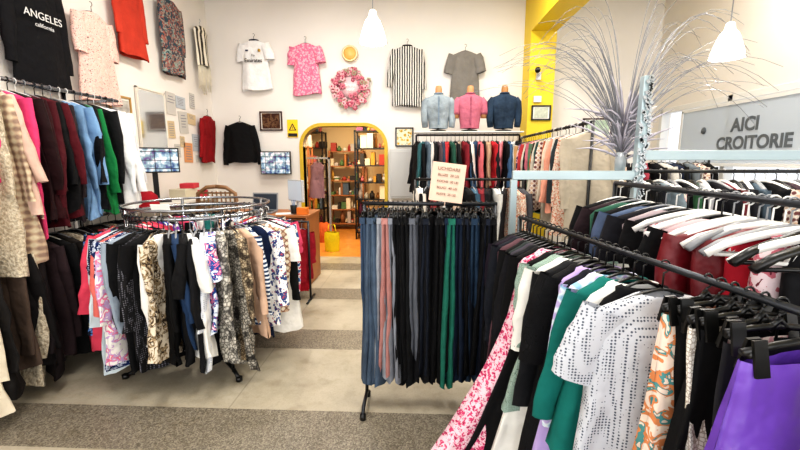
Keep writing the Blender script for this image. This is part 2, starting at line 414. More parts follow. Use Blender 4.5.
wg('hanging_tshirt',S('#8a8680'),.665,3.12,L=.76,hw=.2,hem=.215,th=.03,sleeve=.22,ang=.28,hmat=BLACKP)
wg('hanging_jacket',S('#141416'),-2.66,2.15,L=.68,hw=.21,hem=.23,th=.04,sleeve=.55,ang=.2,hmat=BLACKP)
LX=XL+.075
def lg(name,mat,y,ztop,rz=pi/2,**k): return garment(name,mat,(LX,y,ztop),rz,loose=.45,**k)
lg('hanging_red_top',S('#9e1820'),5.8,2.22,L=.75,hw=.17,hem=.18,th=.03,sleeve=.5,ang=.1)
o=lg('hanging_sweatshirt',S('#15151a'),3.25,3.03,L=.95,hw=.24,hem=.25,th=.04,sleeve=.62,ang=.14)
text('print_1','ANGELES',.08,plain('print_white','#dddddd'),(0,-.07,-.42),(pi/2,0,0),o)
text('print_2','california',.045,plain('print_white','#dddddd'),(0,-.07,-.49),(pi/2,0,0),o)
lg('hanging_floral_blouse',fab('floral','#ecbfb2','#f0ccc2','#6a4a54',1.9),3.84,2.94,L=.9,hw=.2,hem=.24,th=.04,sleeve=.3,ang=.12)
lg('hanging_red_top',S('#cf4430'),4.36,3.4,L=.82,hw=.19,hem=.22,th=.04,sleeve=.45,ang=.1)
lg('hanging_patterned_blouse',fab('blotch','#3d5560','#a5655a','#8fa098',1.2),5.1,3.5,L=.95,hw=.21,hem=.24,th=.04,sleeve=.5,ang=.1)
lg('hanging_fringed_top',fab('stripes','#e9e2d2','#4a443c',s=.4),5.78,3.42,L=.62,hw=.17,hem=.17,th=.03,sleeve=.0)
mb=MB()
for i in range(26): 
    x=-.16+.32*i/25; mb.tube([(x,-.02,0),(x+R.uniform(-.01,.01),-.02,-.15),(x+R.uniform(-.02,.02),-.02,-R.uniform(.3,.42))],.004,4)
mb.build('fringe',[S('#e4dcc8')],bpy.data.objects['hanging_fringed_top'],(0,0,-.6))
lg('hanging_pink_top',S('#d8503e'),2.64,2.85,L=.7,hw=.2,hem=.22,th=.04,sleeve=.4,ang=.12)
# ---------------------------------------------------------------- round rack
RC=Vector((-1.62,2.9,0)); RZ,RR=1.13,.47
e=empty('round_clothes_rack',RC)
mb=MB()
mb.tube([(RR*math.cos(2*pi*i/48),RR*math.sin(2*pi*i/48),RZ) for i in range(48)],.014,8,0,closed=True)
mb.tube([((RR+.02)*math.cos(2*pi*i/48),(RR+.02)*math.sin(2*pi*i/48),RZ+.055) for i in range(48)],.009,8,0,closed=True)
for i in range(4):
    a=pi/4+i*pi/2; c,s_=math.cos(a),math.sin(a)
    mb.cyl((RR*c,RR*s_,RZ+.055),(RR*c,RR*s_,.03),.012,8,0)
    mb.tube([(0,0,.05),(.6*RR*c*1.2,.6*RR*s_*1.2,.05),(RR*c,RR*s_,.05),((RR+.1)*c,(RR+.1)*s_,.015)],.014,8,1)
    mb.cyl(((RR+.1)*c,(RR+.1)*s_,0),((RR+.1)*c,(RR+.1)*s_,.03),.022,10,1)
mb.cyl((0,0,.03),(0,0,.3),.016,8,0)
mb.box((.02,-.49,RZ+.075),(.12,.004,.05),2,Matrix.Rotation(.3,3,'X')); mb.cyl((.02,-.49,RZ),(.02,-.49,RZ+.06),.004,6,0)
mb.build('frame',[CHROME,BLACKP,WHITEP],e)
pal=[S('#f2efe9'),S('#1a1a1c'),fab('blotch','#2b5fa0','#f0f0f0','#d94a6a',1),S('#e8557a'),fab('dots','#1c2540','#dddddd'),S('#101012'),fab('blotch','#e9e6e0','#8a3fb0','#2a6fb8',.7),
     S('#c63a3a'),fab('snake','#b9b2a6','#d9d4c8','#3d3a38'),S('#e9e4da'),fab('hstripes','#20304f','#e6e6e6',s=1.5),S('#b8c8d8'),fab('floral','#e9e6e2','#3d66a8','#c94a6a',1.5),S('#262a33'),
     fab('blotch','#d6b49a','#5a4038','#2d2a2a',1),S('#8e9096'),S('#2d7f7a'),fab('plaid','#f0ece4','#a8b8c8','#324a6a')]
front={
 178:(S('#c23a5a'),.5,.7),183:(S('#e0506a'),.5,.8),188:(S('#c23a44'),.5,.85),193:(fab('hstripes','#1b1b1f','#d8d4d4',s=.8),.5,.95),198:(S('#d8406a'),.5,.8),203:(S('#1a1a1e'),.5,.9),208:(fab('blotch','#e6427a','#f6a86a','#2aa0a0',1.2),.45,.95),213:(S('#f0506a'),.5,.9),218:(fab('floral','#182038','#5a8ad0','#e0d070',1.6),.2,.85),223:(S('#d8e4ea'),.5,.95),228:(fab('dots','#1a2342','#a8b0c8',s=1.2),.2,.98),
 233:(fab('blotch','#efe9e4','#c9a8d0','#e87a9a',1),.5,.95),238:(S('#e0736a'),.5,.66),243:(fab('floral','#16306a','#c8cfdf','#0c1a3a',2),.2,.92),248:(S('#9aa6b4'),.5,.7),253:(S('#131316'),.5,1.0),258:(fab('dots','#202024','#7a7a84',s=1.3),.5,.95),263:(S('#101013'),.45,.98),
 268:(fab('blotch','#d8ccb8','#a08a6a','#4a3a30',1.5),.4,.85),272:(S('#f4f2ee'),.5,.82),276:(S('#0f0f11'),.5,.95),281:(S('#2a4468'),.45,.85),286:(S('#141417'),.3,.98),291:(S('#f4f3ef'),.25,.86),296:(S('#18181c'),.5,.92),301:(fab('dots','#dfe3ea','#a0a8b8',s=1.4),.5,.9),306:(fab('blotch','#e6eef8','#2a55a8','#e87aa0',1.2),.2,.75),311:(fab('snake','#a9a49a','#d4d0c6','#3c3a3a',1),.5,.98),316:(fab('snake','#8a857c','#bab4a8','#23201f',1.2),.5,.97),321:(fab('snake','#a08a70','#cdbd9e','#2d2622',1.3),.5,.92),
 327:(S('#c9a890'),.5,.85),332:(fab('hstripes','#24406a','#e6ebf2',s=1.2),.5,.8),338:(S('#16264a'),.5,.88),344:(fab('floral','#f0ede8','#35508a','#b84a5a',1.4),.5,.85),350:(fab('plaid','#d2b59a','#8a5a48','#e8dcc8'),.45,.8)}
for a,(mt,sl,L) in front.items():
    q=math.radians(a)
    garment('shirt',mt,(RR*math.cos(q),RR*math.sin(q),RZ+.015),q+math.radians(R.uniform(-24,24)),L=min(1.04,L+R.uniform(-.05,.08)),hw=R.uniform(.18,.22),hem=R.uniform(.19,.27),th=.036,sleeve=sl,ang=.12,A=.018,parent=e,n=28,loose=1.3,hmat=BLACKP if R.random()<.75 else GREYP)
for i in range(25):
    q=math.radians(-3+6.9*i)
    garment('shirt',pal[i%len(pal)],(RR*math.cos(q),RR*math.sin(q),RZ+.015),q+math.radians(R.uniform(-18,18)),L=R.uniform(.75,.98),hw=.2,hem=R.uniform(.2,.24),th=.034,sleeve=R.choice([.2,.5,.5]),ang=.1,parent=e,n=20)
# ---------------------------------------------------------------- left wall rack
e=empty('wall_clothes_rack'); rx=-2.58
mb=MB(); mb.cyl((rx,1.2,2.0),(rx,3.45,2.0),.014,8); mb.cyl((rx,1.2,1.06),(rx,3.45,1.06),.014,8)
for y in(1.2,2.35,3.45):
    mb.cyl((XL+.05,y,0.0),(XL+.05,y,2.1),.018,8); mb.cyl((XL+.05,y,2.0),(rx,y,2.0),.012,8); mb.cyl((XL+.05,y,1.06),(rx,y,1.06),.012,8)
mb.build('frame',[CHROME],e)
up=[(1.95,S('#e9e2d2'),.5,1.05),(2.03,S('#c8a090'),.5,1),(2.11,fab('plaid','#d8ccb4','#c8b090','#a88a78'),.5,1.0),(2.2,S('#e83a80'),.5,.98),(2.28,fab('fur','#d4c8b2','#a89a84'),.5,1.15),(2.35,fab('plaid','#cdbfa4','#b8a088','#9a8070'),.55,1.1),(2.41,S('#d9b8a8'),.5,.9),(2.46,S('#e0477c'),.5,.98),(2.51,S('#2a1014'),.56,.95),(2.56,S('#3a1218'),.56,.93),(2.62,S('#561420'),.55,.95),(2.69,S('#641824'),.5,.9),
    (2.75,S('#121215'),.55,.92),(2.81,S('#3a3034'),.55,.9),(2.88,fab('denim','#7fa4cc'),.55,.95),(2.94,S('#7ea4cc'),.5,.9),(3.01,S('#141418'),.55,.92),(3.07,S('#1f8a4c'),.58,.92),(3.13,S('#1a1a1e'),.5,.85),(3.19,S('#f2f2f2'),.6,.88),(3.26,S('#f7f5f2'),.6,.9),(3.32,S('#e4e4e8'),.5,.85),(3.39,S('#eceae6'),.5,.8)]
for y,mt,sl,L in up: garment('sweater',mt,(rx,y,2.015),math.radians(R.uniform(-28,4)),L=L,hw=.21,hem=.23,th=.05,sleeve=sl,ang=.16,parent=e,A=.018,loose=1.3)
lo=[S('#e0d4be'),fab('fur','#e4dccb','#b8a890'),S('#23201f'),S('#5a4a40'),S('#1a1718'),fab('fur','#d8cdb8','#9a8c76'),S('#241c1e'),S('#3a2a2e'),S('#151517'),S('#2a2420'),fab('fur','#e2d8c4','#ae9e8a'),S('#1e1b1c'),S('#2a1a20'),S('#4a3a34'),S('#1f181c'),fab('fur','#cfc2ac','#8c8070'),S('#1b1b1f'),S('#3a2230')]
for i,mt in enumerate(lo):
    garment('coat',mt,(rx,1.95+.083*i,1.075),math.radians(R.uniform(-24,4)),L=R.uniform(.84,.98),hw=.22,hem=.27,th=.055,sleeve=.6,ang=.12,parent=e,A=.018,loose=1.2)
# ---------------------------------------------------------------- centre rack (trousers)
e=empty('trouser_rack'); cz=1.25; cy=2.32
mb=MB(); mb.cyl((-.32,cy,cz),(.46,cy,cz),.012,8)
for x in(-.31,.45):
    mb.cyl((x,cy,cz),(x,cy,.06),.011,8); mb.tube([(x,cy-.2,.03),(x,cy-.16,.06),(x,cy+.0,.06),(x,cy+.04,.03)],.011,8)
    for y in(-.2,.04): mb.cyl((x,cy+y,0),(x,cy+y,.035),.018,8,1)
mb.build('frame',[DARKM,BLACKP],e)
tc=['#56677c','#465a74','#5c6f86','#9a9ea6','#b8837e','#8a8e98','#0e0e12','#101014','#121216','#17181c','#6a6e78','#15161c','#1d2433','#0e0e12','#101014','#0e0e12','#277866','#14161c','#22364e','#1d2c44','#0f0f12','#1c2434','#2c445e','#101014','#22293c','#0e0e12']
for i,c in enumerate(tc):
    x=-.285+.0285*i
    trousers('trousers',S(c) if c in('#9a9ea6','#b8837e','#8a8e98','#277866','#6a6e78') else D(c),(x,cy,cz+.015),pi/2+math.radians(R.uniform(-28,14)),L=R.uniform(.98,1.12),hw=R.uniform(.12,.14),parent=e)
e=empty('price_sign'); 
mb=MB(); mb.box((0,0,0),(.19,.004,.22)); mb.cyl((0,.004,-.1),(0,.004,-.135),.003,6); mb.build('paper',[plain('paper_pink','#e0c0ac',.7,noise=.08)],e)
for i,(b_,s_) in enumerate([('LICHIDARE',.026),('BLUZE  20 LEI',.02),('ROCHII  30 LEI',.019),('BLUGI  40 LEI',.02),('FUSTE  25 LEI',.019)]): text('line_%d'%i,b_,s_,plain('print_brown','#7a5a4a'),(0,-.004,.075-.036*i),(pi/2,0,0),e)
e.location=(.17,2.29,1.375); e.rotation_euler=(math.radians(-8),math.radians(7),0)
# ---------------------------------------------------------------- right foreground rack R1
e=empty('garment_rack'); A0=Vector((.55,2.15,1.2)); A1=Vector((.81,.55,1.2))
mb=MB(); mb.cyl(A0,A1,.010,8)
for p in(A0,A1):
    mb.cyl(p,(p.x,p.y,.06),.013,8); mb.tube([(p.x-.16,p.y-.04,.02),(p.x-.12,p.y-.03,.06),(p.x+.12,p.y+.03,.06),(p.x+.16,p.y+.04,.02)],.013,8)
mb.build('frame',[DARKM],e)
def rp(y): 
    t=(A0.y-y)/(A0.y-A1.y); p=A0.lerp(A1,t); return (p.x,p.y,p.z+.015)
RA=math.atan2(A1.y-A0.y,A1.x-A0.x)+pi/2
def r1(name,mat,y,fn=garment,jit=0,parent=e,**k):
    if fn is garment: k.setdefault('hmat',BLACKP)
    return fn(name,mat,rp(y),RA+math.radians(jit),parent=parent,**k)
dk=['#17171b','#2a2030','#20242e','#6a4a52','#121214','#303a3a','#4a4450','#1a1a20','#0f0f12']
for i,c in enumerate(dk): r1('dress',S(c),2.10-.038*i,L=.9,hw=.18,hem=.21,th=.03,sleeve=R.choice([0,.5]),jit=R.uniform(-10,10))
r1('floral_dress',fab('floral','#e9c4ce','#d84878','#8a2444',2.4),1.75,parent=None,L=1.13,hw=.17,hem=.3,th=.05,sleeve=0,A=.035,k=7,sway=-.3,loose=.3)
r1('black_dress',S('#0f0f12'),1.69,L=1.15,hw=.18,hem=.27,th=.045,sleeve=0,A=.03,k=6,sway=-.2,loose=.3)
r1('lace_dress',fab('geo','#8fa69a','#a8b8ae','#6a8276',s=.9),1.64,L=.78,hw=.18,hem=.22,th=.04,sleeve=.3,A=.018,sway=-.04)
r1('white_dress',S('#eceae4'),1.59,L=1.0,hw=.18,hem=.23,th=.045,sleeve=.3,A=.022,sway=-.08,loose=.4)
r1('dark_jacket',S('#202125'),1.54,L=.95,hw=.18,hem=.19,th=.04,sleeve=.5)
r1('black_lace_dress',fab('geo','#121215','#1f1f24','#020203',.5),1.49,L=.9,hw=.17,hem=.22,th=.045,sleeve=.3,A=.025,loose=.5)
r1('lavender_dress',S('#b8a2d8'),1.45,L=1.12,hw=.15,hem=.2,th=.04,sleeve=0,sway=-.07,A=.02,loose=.4)
r1('navy_blouse',S('#161a26'),1.41,L=.75,hw=.17,hem=.18,th=.04,sleeve=0)
r1('plaid_shirt',fab('plaid','#8fbcdc','#e4eef6','#b8a8d8'),1.37,L=1.0,hw=.17,hem=.19,th=.04,sleeve=.5,loose=.5)
r1('teal_dress',S('#177a72'),1.32,parent=None,L=.72,hw=.17,hem=.2,th=.045,sleeve=.45,ang=.3,A=.024,sway=-.03,loose=.5)
r1('white_shirt',S('#f2f1ee'),1.27,L=.95,hw=.16,hem=.19,th=.04,sleeve=0,A=.02,loose=.4)
r1('black_blouse',S('#101014'),1.23,L=.85,hw=.14,hem=.16,th=.04,sleeve=0,loose=.4)
r1('patterned_blouse',fab('dots','#c6c9d0','#5a6272',s=1.7),1.15,parent=None,L=.85,hw=.2,hem=.24,th=.065,sleeve=.2,ang=.55,A=.022,jit=-6,loose=.6)
r1('floral_skirt',fab('blotch','#ecd8c8','#d88a58','#5a9a9a',1.3),1.01,fn=skirt,L=.8,hw=.125,hem=.17,jit=5,A=.02)
r1('black_top',S('#0f0f12'),.975,fn=skirt,L=.4,hw=.1,hem=.12,jit=-6)
r1('lace_top',fab('geo','#e8e4dc','#c8c0b4','#a89c90',1),.94,fn=skirt,L=.5,hw=.125,hem=.14,jit=8)
r1('black_top',S('#0f0f12'),.905,fn=skirt,L=.6,hw=.11,hem=.13,jit=-3)
r1('floral_top',fab('blotch','#ecd8d0','#d8a0a8','#8aa890',1.5),.87,fn=skirt,L=.5,hw=.09,hem=.11,jit=6)
r1('grey_skirt',S('#2a2a30'),.835,fn=skirt,L=.5,hw=.11,hem=.12,jit=-7)
r1('purple_skirt',fab('solid','#7a4cc4',rough=.45),.77,fn=skirt,parent=None,L=.8,hw=.16,hem=.24,jit=2,A=.024,th=.05)
r1('black_skirt',S('#141417'),.62,fn=skirt,L=.8,hw=.09,hem=.12,jit=3)
# ---------------------------------------------------------------- R2 rack with white hangers
e=empty('coat_rack'); B0=Vector((1.06,2.2,1.38)); B1=Vector((1.06,.95,1.38))
mb=MB(); mb.cyl(B0,B1,.012,8)
for p in(B0,B1):
    mb.cyl(p,(p.x,p.y,.06),.012,8); mb.tube([(p.x-.0,p.y,.06),(p.x+.25,p.y,.02)],.013,8)
mb.build('frame',[DARKM],e)
FL=fab('floral','#e0ccd0','#c06a78','#7a2a3a',1.5)
l2=[(2.14,'#17171a',.5,.2,0),(2.06,'#3a2a30',.5,.2,0),(1.98,'#3a6a58',0,.2,0),(1.9,'#17171a',.5,.2,0),(1.82,'#5a6a88',.3,.2,0),(1.75,'#202028',.5,.2,0),(1.68,'#a89aa0',0,.19,0),(1.61,'#121216',.5,.2,0),(1.55,FL,0,.18,0),(1.49,'#101014',.5,.2,0),(1.43,'#c8b0b4',0,.2,0),(1.38,'#d8a8b0',0,.2,0),(1.32,fab('solid','#80101f',rough=.45),.45,.23,1),(1.25,fab('solid','#80101f',rough=.45),0,.2,1),(1.19,'#c4263a',0,.14,1),(1.12,FL,0,.12,1),(1.06,'#1a1a1e',0,.09,1)]
for i,(y,c,sl,hw_,nr) in enumerate(l2):
    t=(2.2-y)/1.25; p=B0.lerp(B1,t)
    mt=S(c) if isinstance(c,str) else c
    garment('blouse',mt,(p.x,p.y,p.z+.015),math.radians(R.uniform(-20,6) if not nr else R.uniform(-8,0)),L=.7 if nr else .8,hw=hw_,hem=hw_+.03,th=.05,sleeve=sl,parent=e,hmat=[WHITEP,BLACKP,GREYP][i%3] if not nr else [WHITEP,GREYP][i%2],fat=bool(nr),A=.02,loose=.8)
for i,(y,c,rz) in enumerate([(1.52,WHITEP,-20),(1.46,WHITEP,-8),(1.34,WHITEP,-12),(1.28,GREYP,6),(1.23,WHITEP,-18),(1.17,GREYP,-6),(1.13,WHITEP,-14),(1.09,BLACKP,4),(1.05,WHITEP,-10),(1.0,BLACKP,-2)]):
    p=B0.lerp(B1,(2.2-y)/1.25); mb=MB(); hanger(mb,.22,0,fat=True); mb.tube([(-.2,0,-.165),(.2,0,-.165)],.006,6); mb.build('clothes_hanger',[c],e,(p.x,p.y,p.z+.015),math.radians(rz))
# ---------------------------------------------------------------- display frame with post & bars, branches
STEEL=plain('painted_steel','#aebfc4',.35,.3)
e=empty('display_stand'); mb=MB(); SY=2.56
mb.bx(1.35,1.40,SY,SY+.05,0,2.0); mb.bx(.60,1.35,SY,SY+.04,1.378,1.435); mb.bx(1.40,2.5,SY,SY+.04,1.50,1.56); mb.bx(.59,.63,SY,SY+.04,0,1.378); mb.bx(2.46,2.5,SY,SY+.04,0,1.5)
for x in(.61,1.375,2.48): mb.bx(x-.03,x+.03,SY-.03,SY+.26,0,.05)
mb.box((1.33,SY+.16,1.42),(.2,.14,.02)); mb.box((1.33,SY+.06,1.42),(.04,.1,.02))
mb.build('steel_frame',[STEEL],e,bevel=.004)
mb=MB()
for i in range(120):
    z=.9+1.1*i/120; mb.box((1.375+R.uniform(-.03,.03),SY-.01,z),(.018,.005,.022),0,Matrix.Rotation(R.uniform(-1,1),3,'Y'))
mb.build('tinsel',[plain('silver_tinsel','#c0c6ca',.2,.9)],e)
e=empty('decorative_branches',(1.33,SY+.16,1.44)); TW=plain('silver_twig','#85868c',.4,.3); TL=plain('silver_leaf','#b4afba',.45,.2)
mb=MB(); 
for i in range(92):
    sx=R.choice((-1,1)); a=R.uniform(-.6,.6)+(0 if sx>0 else pi); rd=R.uniform(.12,.98); hh=R.uniform(.6,1.12)*(1-.4*(rd/.98)**2); dr=R.uniform(.1,.85)
    pts=[]
    for j in range(11):
        t=j/10; r=rd*t**1.35; z=.05+hh*math.sin(t*pi*.5*(1+dr*rd/.98))
        pts.append((r*math.cos(a),r*math.sin(a)*.5,z))
    mb.tube(pts,[.0028*(1-.6*j/10) for j in range(11)],4,0)
for i in range(90):
    a=R.uniform(0,2*pi); L_=R.uniform(.2,.5); el=R.uniform(.4,1.45); z0=R.uniform(.05,.3)
    d=Vector((math.cos(a)*math.cos(el),math.sin(a)*math.cos(el)*.5,math.sin(el)))
    p=[Vector((0,0,z0))+d*L_*t-Vector((0,0,.12*t*t)) for t in(0,.33,.66,1)]
    mb.tube(p,[.002,.008,.006,.001],4,1,sx=.2)
mb.build('branches',[TW,TL],e)
mb=MB(); mb.lathe((0,0,-.009),[(0,0),(.03,0),(.035,.06),(.03,.12),(.026,.12),(.026,.05),(0,.02)],20); mb.build('vase',[plain('glass_vase','#9aa0a4',.15)],e)
# ---------------------------------------------------------------- other racks
def rail(name,x0,y0,x1,y1,z,cols,Lr,gname='shirt',sl=(.5,),hm=None):
    e=empty(name); mb=MB(); mb.cyl((x0,y0,z),(x1,y1,z),.013,8)
    for x,y in((x0,y0),(x1,y1)):
        mb.cyl((x,y,z),(x,y,.03),.013,8)
        d=Vector((y1-y0,-(x1-x0),0)).normalized()*.22
        mb.tube([(x-d.x,y-d.y,.015),(x+d.x,y+d.y,.015)],.015,8)
    mb.build('frame',[BLACKP],e)
    n=len(cols); ra=math.atan2(y1-y0,x1-x0)+pi/2
    for i,c in enumerate(cols):
        t=(i+.5)/n; mt=c if not isinstance(c,str) else S(c)
        garment(gname,mt,(x0+(x1-x0)*t,y0+(y1-y0)*t,z+.015),ra+math.radians(R.uniform(-22,22)),L=R.uniform(*Lr),hw=.2,hem=R.uniform(.19,.24),th=.035,sleeve=R.choice(sl),ang=.12,parent=e,n=20,loose=1.2,hmat=hm[i%len(hm)] if hm else None,fat=bool(hm))
    return e
F1=fab('floral','#e6d8c8','#d87a5a','#5a8a6a',3.0); F2=fab('blotch','#2a4a6a','#d8a0a8','#e8e0d0',1.2); P1=fab('plaid','#c8a890','#e8dcd0','#7a4a4a')
rail('shirt_rack',-.02,5.3,1.3,5.3,1.82,['#17171b','#3a6a70','#5a6a78','#c8c4c0','#1c1c20','#5a4a50','#3a4a60','#c03a40','#2a5a4a','#1a1a1e','#a89888','#8a2430','#1f1f24','#e8e4dc','#3c5a7c','#d06a72','#202024','#b89a80','#c22a34','#24242a','#d8808a','#101014','#46688e','#dcdcd8','#1a1a1e'],(.75,.9))
rail('shirt_rack',1.38,3.3,1.40,5.6,1.8,['#c8bca8',F1,'#3a4448','#d8d2c8','#e6a088','#2a2a30','#d8ccb8','#c86a4a',P1,'#3a5a58','#c8c0b0','#16161a','#e08a5a','#6a8a70','#d87a8a','#d0cabc','#1c1c20','#c04040',F2,'#7a5a8a','#22222a','#c89a6a','#5a7a9a','#d8d8d4','#a83a30','#26262c','#8a9a7a',P1,'#963038'],(.75,.95))
rail('shirt_rack',1.60,3.05,3.1,3.05,1.42,['#16161a','#22222a','#8a98a0',F2,'#16161a','#3a6a48','#a8a8ac','#202026','#7a2a34','#dcdcda','#2a2a30','#5a6a78','#16161a',P1,'#4a3a44','#1a1a1e','#9aa0a8','#111114','#d0c8c0','#26262c'],(.7,.9),hm=[WHITEP,BLACKP,WHITEP,GREYP])
rail('shirt_rack',1.9,4.6,3.2,4.6,1.55,['#16161a','#1f1f24','#6e3a46',F1,'#222228','#3c4048','#a84050','#141418','#c8c4bc','#2a3248','#17171b','#7a8288',P1,'#101012'],(.7,.9))
rail('shirt_rack',-.02,3.85,1.0,3.85,1.32,['#e9e4da','#16161a','#a04048','#d0d0ce','#22222a','#c8b0a0','#16161a','#4a6a80','#8a2a34','#202026','#d8d8d4','#2a2a30',F1,'#5a5a60'],(.75,.95))
# ---------------------------------------------------------------- mannequin busts
def bust(x,mat,skin,col=None,arm=1):
    e=empty('mannequin_bust',(x,5.3,1.90)); e.scale=(.86,.86,.86); mb=MB()
    rows=[(.0,0,0,.14,.1,.3),(.06,0,0,.145,.105,.4),(.18,0,0,.16,.11,.3),(.30,0,0,.185,.115,.15),(.40,0,0,.2,.105,.05),(.45,0,0,.17,.085,0),(.48,0,0,.09,.065,0),(.5,0,0,.058,.055,0)]
    loops(mb,rows,26,0,.012,5,R.uniform(0,6))
    for sx in(-1,1): mb.tube([(sx*.15,0,.42),(sx*.19,0,.37),(sx*.205,-.01,.24)]+([(sx*.205,-.02,.12),(sx*.195,-.03,.02)] if arm else [(sx*.205,-.01,.2)]),([.06,.062,.056,.05,.045] if arm else [.06,.064,.062,.06]),10,0)
    if not arm:
        for sx in(-1,1): mb.cyl((sx*.205,-.01,.24),(sx*.205,-.01,.15),.045,10,1)
    mb.lathe((0,0,0),[(.05,.48),(.05,.57),(.04,.61),(0,.62)],16,1)
    mb.tube([(.06*math.cos(a),.06*math.sin(a)-.005,.5) for a in [2*pi*i/16 for i in range(16)]],.014,6,2,closed=True)
    mb.box((0,-.112,.25),(.02,.008,.4),2)
    mb.lathe((0,0,-.04),[(0,0),(.12,0),(.12,.015),(.02,.03),(.02,.06)],16,3)
    mb.build('torso',[mat,skin,col or mat,BLACKP],e)
SK=plain('mannequin_skin','#b88458',.5)
bust(.26,D('#98a4ac'),SK,S('#7a8c9c')); bust(.66,S('#c06c80'),SK,S('#a85a70'),arm=0); bust(1.09,D('#30445a'),plain('mannequin_wood','#a0703c',.5))
mb=MB(); mb.bx(-.05,1.33,5.2,5.45,1.848,1.862); mb.build('rack_top_shelf',[plain('shelf_white','#dcdad4',.5)])
# ---------------------------------------------------------------- wreath etc
e=empty('flower_wreath',(-.985,6.05,2.55)); mb=MB()
for i in range(150):
    a=R.uniform(0,2*pi); rr=.215+R.gauss(0,.035); c=Vector((rr*math.cos(a),-R.uniform(0,.05),rr*math.sin(a))); s_=R.uniform(.018,.034); mi=R.choice([0,0,1,1,2,3])
    for j in range(5):
        g=2*pi*j/5+i; mb.ball(c+Vector((math.cos(g)*s_*.7,0,math.sin(g)*s_*.7)),s_*.6,mi,6,(1,.5,1))
    mb.ball(c+Vector((0,-.008,0)),s_*.4,2 if mi!=2 else 1,6)
mb.tube([(.215*math.cos(2*pi*i/24),0.01,.215*math.sin(2*pi*i/24)) for i in range(24)],.02,6,3,closed=True)
mb.build('flowers',[plain('petal_pink','#cc7888',.7),plain('petal_light','#e4b4b8',.7),plain('petal_rose','#a84860',.7),plain('leaf_pale','#a09880',.7)],e)
mb=MB(); mb.lathe((0,0,0),[(0,-.012),(.15,-.012),(.15,.012),(0,.012)],28,0,Matrix.Rotation(pi/2,3,'X')); mb.build('plaque',[plain('plaque_pink','#e4bcc0',.5)],e)
text('lettering','Bine ati\nvenit',.06,plain('print_cream','#faf4ee'),(0,-.02,0),(pi/2,0,0),e,bold=.001)
mb=MB(); mb.lathe((0,0,0),[(0,-.02),(.06,-.03),(.1,-.015),(.115,.01),(0,.012)],24,0,Matrix.Rotation(pi/2,3,'X')); mb.tube([(.1*math.cos(2*pi*i/24),-.01,.1*math.sin(2*pi*i/24)) for i in range(24)],.012,6,1,closed=True)
mb.build('round_wall_plate',[plain('plate_gold','#e8b868',.4),plain('plate_rim','#e8dcae',.4)],None,(-.99,6.06,3.02))
def picture(name,loc,w,h,rz,fr,inner,art='#c8c0b0',art2='#8a6a50',mat_=None):
    e=empty(name,loc); e.rotation_euler=(0,0,rz); mb=MB(); t=.02
    for sx in(-1,1): mb.box((sx*(w/2-t/2),0,0),(t,.025,h)); mb.box((0,0,sx*(h/2-t/2)),(w,.025,t))
    mb.build('frame',[fr],e,bevel=.002)
    mb=MB(); mb.box((0,.004,0),(w-t,.008,h-t)); mb.build('mount',[plain('mount','#eeeae0',.6)],e)
    mb=MB(); mb.box((0,-.002,0),(w*inner,.006,h*inner)); mb.build('art',[mat_ or fab('blotch',art,art2,'#504030',1.0)],e)
    return e
BRN=plain('frame_brown','#3c1e16',.4); BLK=plain('frame_black','#1a1818',.4); GLD=plain('frame_gold','#b08a4a',.4)
picture('framed_picture',(-2.2,6.08,2.08),.34,.28,0,BRN,.8,mat_=fab('blotch','#4a2a20','#7a5a40','#5a3828',.8))
picture('framed_picture',(-.2,6.08,1.84),.27,.28,0,BLK,.8,mat_=fab('floral','#d8d8c0','#e0b040','#3a6a3a',1))
picture('framed_certificate',(1.68,5.72,2.14),.26,.2,0,BLK,.7,mat_=plain('certificate_paper','#c8ccb8',.6,noise=.3,scale=30))
picture('framed_certificate',(2.6,6.08,1.95),.42,.3,0,BRN,.8,mat_=plain('certificate_green','#c4d8c0',.6,noise=.4,scale=20))
picture('notice_board_frame',(-3.08,4.16,1.95),.3,.42,pi/2,GLD,.8,mat_=plain('notice_print','#c8c4bc',.6,noise=.5,scale=18))
picture('wall_mirror',(-3.08,4.66,1.88),.5,.85,pi/2,plain('frame_white','#e4ded2',.4),.92,mat_=plain('mirror_glass',(.85,.87,.88),.08,.9))
e=empty('pinned_papers'); mb=MB()
for i,(y,z,w,h,mi) in enumerate([(5.06,2.2,.19,.27,0),(5.02,1.88,.15,.21,4),(5.27,2.24,.21,.15,2),(5.30,1.99,.2,.28,0),(5.55,2.3,.12,.2,0),(5.50,2.05,.2,.14,4),(5.36,1.60,.2,.26,1),(5.56,1.74,.16,.23,2),(5.12,1.62,.12,.17,0),(5.24,1.74,.1,.14,4),(5.6,1.52,.14,.1,0)]):
    M_=Matrix.Rotation(R.uniform(-.1,.1),3,'X'); mb.box((-3.093,y,z),(.004,w,h),mi,M_)
    for k in range(R.choice([3,5,6])): mb.box((-3.09,y+R.uniform(-.01,.01),z+h*.32-k*h*.13),(.002,w*R.uniform(.4,.75),h*.04),3,M_)
mb.build('papers',[plain('paper_white','#c4c1bb',.7),plain('paper_orange','#d89a6a',.7),plain('paper_blue','#b4bcc4',.7),plain('ink','#8a8a90',.7),plain('paper_beige','#ccb894',.7)],e)
mb=MB(); mb.box((0,0,0),(.16,.006,.26)); mb.box((0,-.004,-.095),(.14,.002,.05),2)
mb.add([(-.06,-.005,-.03),(.06,-.005,-.03),(0,-.005,.08)],[(0,1,2)],1,False); mb.add([(-.035,-.007,-.018),(.035,-.007,-.018),(0,-.007,.05)],[(0,1,2)],0,False); mb.box((0,-.008,.01),(.008,.002,.035),1)
mb.build('caution_sign',[plain('sign_yellow','#f0c818',.4),plain('sign_black','#151515',.4),plain('sign_black','#151515',.4)],None,(-1.88,6.085,1.97))
